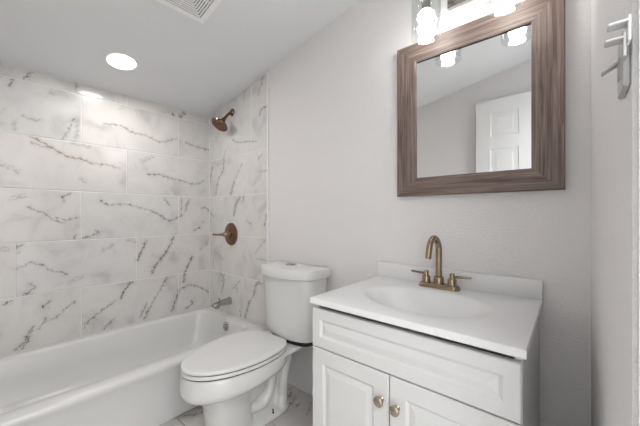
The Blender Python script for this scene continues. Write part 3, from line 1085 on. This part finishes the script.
# ================================================================ VANITY LIGHT
L1, L2, LY = 1.936, 2.204, -0.145
vl = thing('vanity_light', 'two-lamp vanity wall light with clear glass cylinder shades above the mirror', 'wall light', (2.07, -0.001, 2.0))
obj('back_plate', box(1.975, 2.165, -0.022, -0.001, 1.935, 2.050, bev=0.004), M['nickel'], vl)
bm = bmesh.new()
add_tube(bm, [(L1 - 0.02, -0.075, 1.985), (L2 + 0.02, -0.075, 1.985)], 0.011, 16)
add_tube(bm, [(2.07, -0.02, 1.985), (2.07, -0.075, 1.985)], 0.012, 16)
obj('cross_bar', bm, M['nickel'], vl)
M['bulb'] = emit_mat('lit_bulb_glass', (1.0, 0.975, 0.95), BULB_E)
for lx in (L1, L2):
    bm = bmesh.new()
    add_tube(bm, spline([(lx, -0.075, 1.985), (lx, -0.115, 1.988), (lx, LY, 1.982), (lx, LY, 1.955)]), 0.008, 14)
    add_lathe(bm, (lx, LY, 1.957), (0, 0, -1), [(0, 0.012), (0.004, 0.030), (0.020, 0.031), (0.022, 0.018), (0.072, 0.016)], 28)
    sk = obj('socket', bm, M['nickel'], vl)
    bm = bmesh.new()
    add_lathe(bm, (lx, LY, 1.885), (0, 0, -1), [(0, 0.013), (0.006, 0.022), (0.018, 0.031), (0.030, 0.033), (0.042, 0.029), (0.054, 0.023), (0.064, 0.026), (0.076, 0.030), (0.086, 0.0295), (0.098, 0.024), (0.107, 0.014), (0.110, 0.0)], 28)
    b = obj('bulb', bm, M['bulb'], sk)
    bm = bmesh.new()
    ro, ri, zt, zb = 0.056, 0.0535, 1.945, 1.778
    add_lathe(bm, (lx, LY, zt), (0, 0, -1), [(0.0, 0.030), (0.0, 0.046), (0.005, 0.053), (0.012, ro), (zt - zb - 0.001, ro), (zt - zb, ro - 0.001), (zt - zb - 0.001, ri), (0.013, ri), (0.008, 0.051), (0.003, 0.045), (0.0025, 0.030)], 44, False, False)
    # close the inner lip
    obj('glass_shade', bm, M['glass'], vl, True, 50)

# ================================================================ CEILING FIXTURES
def on_ceil(o):
    o.rotation_euler = (0, -math.atan(0.188), 0)
    return o


def ceil_thing(name, label, cat, x, y):
    t = thing(name, label, cat, (x, y, ceil_z(x)))
    on_ceil(t)
    return t


def local(name, bm, mat, parent, smooth=True, sharp=35):
    o = obj(name, bm, mat, None, smooth, sharp)
    o.parent = parent
    return o


dl = ceil_thing('recessed_downlight', 'round lit recessed downlight in the sloped ceiling over the bathtub', 'ceiling light', 0.362, -0.755)
bm = bmesh.new()
add_lathe(bm, (0, 0, 0.001), (0, 0, -1), [(0, 0.086), (0.003, 0.086), (0.006, 0.082), (0.006, 0.074), (0.002, 0.071), (0.0, 0.071)], 48, False, False)
local('trim_ring', bm, M['vent'], dl)
bm = bmesh.new()
add_lathe(bm, (0, 0, 0.0), (0, 0, -1), [(0, 0.0735), (0.0035, 0.0735), (0.0042, 0.05), (0.0045, 0.0)], 48)
local('lens', bm, emit_mat('downlight_diffuser', (1, 0.99, 0.98), 3.0), dl)
light('downlight_glow', 'AREA', (0.366, -0.755, ceil_z(0.362) - 0.012), DOWN_W, (1.0, 0.97, 0.94), 0.12, (0, -math.atan(0.188), 0)).data.shape = 'DISK'

VC = 0.137
vx0 = 0.905
vn = ceil_thing('exhaust_fan_grille', 'square white exhaust fan grille with concentric slats in the ceiling', 'vent', vx0 + VC, -0.537 - VC)
bm = bmesh.new()


def sqring(bm, a, b, z0, z1):
    """square frame from half-width a (outer) to b (inner) between heights"""
    def q(h, z):
        return [Vector((h, h, z)), Vector((-h, h, z)), Vector((-h, -h, z)), Vector((h, -h, z))]
    rings = [q(a, z0), q(a, z1), q(b, z1), q(b, z0)]
    add_loft(bm, rings, False, False)
    vr = [[bm.verts.new(p) for p in r] for r in (rings[3], rings[0])]
    for i in range(4):
        j = (i + 1) % 4
        bm.faces.new((vr[0][i], vr[0][j], vr[1][j], vr[1][i]))


sqring(bm, VC, 0.105, 0.0, -0.014)
bmesh.ops.bevel(bm, geom=[e for e in bm.edges if all(abs(v.co.z + 0.014) < 1e-4 and abs(max(abs(v.co.x), abs(v.co.y)) - VC) < 1e-4 for v in e.verts)], offset=0.007, segments=3, affect='EDGES')
local('border', bm, M['vent'], vn)
h = 0.1005
while h > 0.02:
    bm = bmesh.new()
    sqring(bm, h, h - 0.0078, -0.009, -0.012)
    local('slat', bm, M['vent'], vn, False)
    h -= 0.0122
bm = bmesh.new()
add_box(bm, -0.016, 0.016, -0.016, 0.016, -0.012, -0.002)
for s in (0, 1):
    if s:
        add_box(bm, -0.105, 0.105, -0.002, 0.002, -0.006, -0.003)
    else:
        add_box(bm, -0.002, 0.002, -0.105, 0.105, -0.006, -0.003)
local('centre_plate', bm, M['vent'], vn, False)
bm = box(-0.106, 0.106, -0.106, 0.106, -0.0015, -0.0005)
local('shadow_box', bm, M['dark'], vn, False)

# ================================================================ DOOR LEAF (seen in the mirror), opened against the front wall
dx0, dx1, dyf, dh = 1.705, 2.425, -1.535, 2.03
dr = D.objects.new('door_1', None)
COL.objects.link(dr)
dr.location = (dx1, dyf, 0)
dr['kind'] = 'structure'
bm = bmesh.new()
add_box(bm, dx0, dx1, dyf - 0.035, dyf - 0.004, 0.012, dh)
st = 0.11
cxm = (dx0 + dx1) / 2
pan = []
for (za, zb_) in ((0.24, 0.86), (1.02, 1.62), (1.72, 1.92)):
    for (xa_, xb_) in ((dx0 + st, cxm - 0.05), (cxm + 0.05, dx1 - st)):
        pan.append((xa_, xb_, za, zb_))
xs = [dx0, dx0 + st, cxm - 0.05, cxm + 0.05, dx1 - st, dx1]
zs = [0.012, 0.24, 0.86, 1.02, 1.62, 1.72, 1.92, dh]
for i in range(5):
    for j in range(7):
        ispan = i in (1, 3) and j in (1, 3, 5)
        a, b, c, d_ = xs[i], xs[i + 1], zs[j], zs[j + 1]
        def rg(q, y):
            return [Vector((a + q, y, c + q)), Vector((b - q, y, c + q)), Vector((b - q, y, d_ - q)), Vector((a + q, y, d_ - q))]
        if ispan:
            add_loft(bm, [rg(0, dyf), rg(0.012, dyf - 0.008), rg(0.022, dyf - 0.008), rg(0.045, dyf - 0.002)], False, True)
        else:
            bm.faces.new([bm.verts.new(v) for v in rg(0, dyf)])
for q in (((dx0, dx0), (0.012, dh)),):
    add_box(bm, dx0, dx0 + 0.001, dyf - 0.02, dyf, 0.012, dh)
    add_box(bm, dx0, dx1, dyf - 0.02, dyf, dh - 0.001, dh)
leaf = obj('door_leaf', bm, M['trim'], dr, False)
bm = bmesh.new()
add_lathe(bm, (dx0 + 0.06, dyf, 0.93), (0, 1, 0), [(0, 0.032), (0.005, 0.031), (0.008, 0.012), (0.035, 0.012), (0.040, 0.022), (0.052, 0.027), (0.062, 0.022), (0.066, 0)], 28)
obj('door_handle', bm, M['nickel'], dr)
dr['kind'] = 'structure'

# ================================================================ HOOK RAIL on the right wall
def wall_pt(px, t):
    """distance from the corner (m) of a spot seen at this bearing on the rail face standing t off the wall"""
    th = math.atan((px - 320) / 301.94) - math.radians(41.369)
    k = math.tan(th)
    return (k * 1.317 - (XR - t - 2.41)) / (K + k)


RT = 0.006
s0, s1 = wall_pt(617.5, RT), 0.838
hk = thing('hook_rail', 'small pale wall rack with three flat hooks on the right wall by the doorway', 'hook rack', (xr(-0.79), -0.79, 1.27))
bm = bmesh.new()


def wp(s, t, z):
    return Vector((xr(-s) - t, -s, z))


def wbox(bm, s0, s1, t0, t1, z0, z1, bev=0.0015):
    pts = [wp(s, t, z) for s in (s0, s1) for t in (t0, t1) for z in (z0, z1)]
    vs = [bm.verts.new(p) for p in pts]
    fs = [(0, 1, 3, 2), (4, 6, 7, 5), (0, 4, 5, 1), (2, 3, 7, 6), (0, 2, 6, 4), (1, 5, 7, 3)]
    F = [bm.faces.new([vs[i] for i in f]) for f in fs]
    if bev:
        es = set(e for f in F for e in f.edges)
        bmesh.ops.bevel(bm, geom=list(es), offset=bev, segments=2, affect='EDGES')


zr0 = 1.075 + (215.1 - 106) / 301.94 * 0.40
wbox(bm, s0, s1, 0.0002, RT, zr0, zr0 + 0.066)
obj('rail', bm, M['hook'], hk)
for px, py in ((619.5, 62), (624.5, 38), (629, 21)):
    s = wall_pt(px, RT)
    dep = 0
    p = wp(s, RT, 0)
    dxx, dyy = p.x - 2.41, p.y + 1.317
    a = math.radians(41.369)
    dep = -dxx * math.sin(a) + dyy * math.cos(a)
    z = 1.075 + (215.1 - py) / 301.94 * dep
    bm = bmesh.new()
    wbox(bm, s - 0.007, s + 0.007, RT - 0.001, RT + 0.0015, z - 0.022, z + 0.004, 0.0005)
    n0 = len(bm.verts)
    wbox(bm, s - 0.008, s + 0.008, RT, RT + 0.016, z - 0.0025, z, 0.0006)
    if py == 62:                    # the far hook points downwards
        bm.verts.ensure_lookup_table()
        for v in bm.verts[n0:]:
            v.co.z -= 0.55 * max(0.0, (xr(v.co.y) - RT) - v.co.x)
    obj('hook', bm, M['hook'], hk)
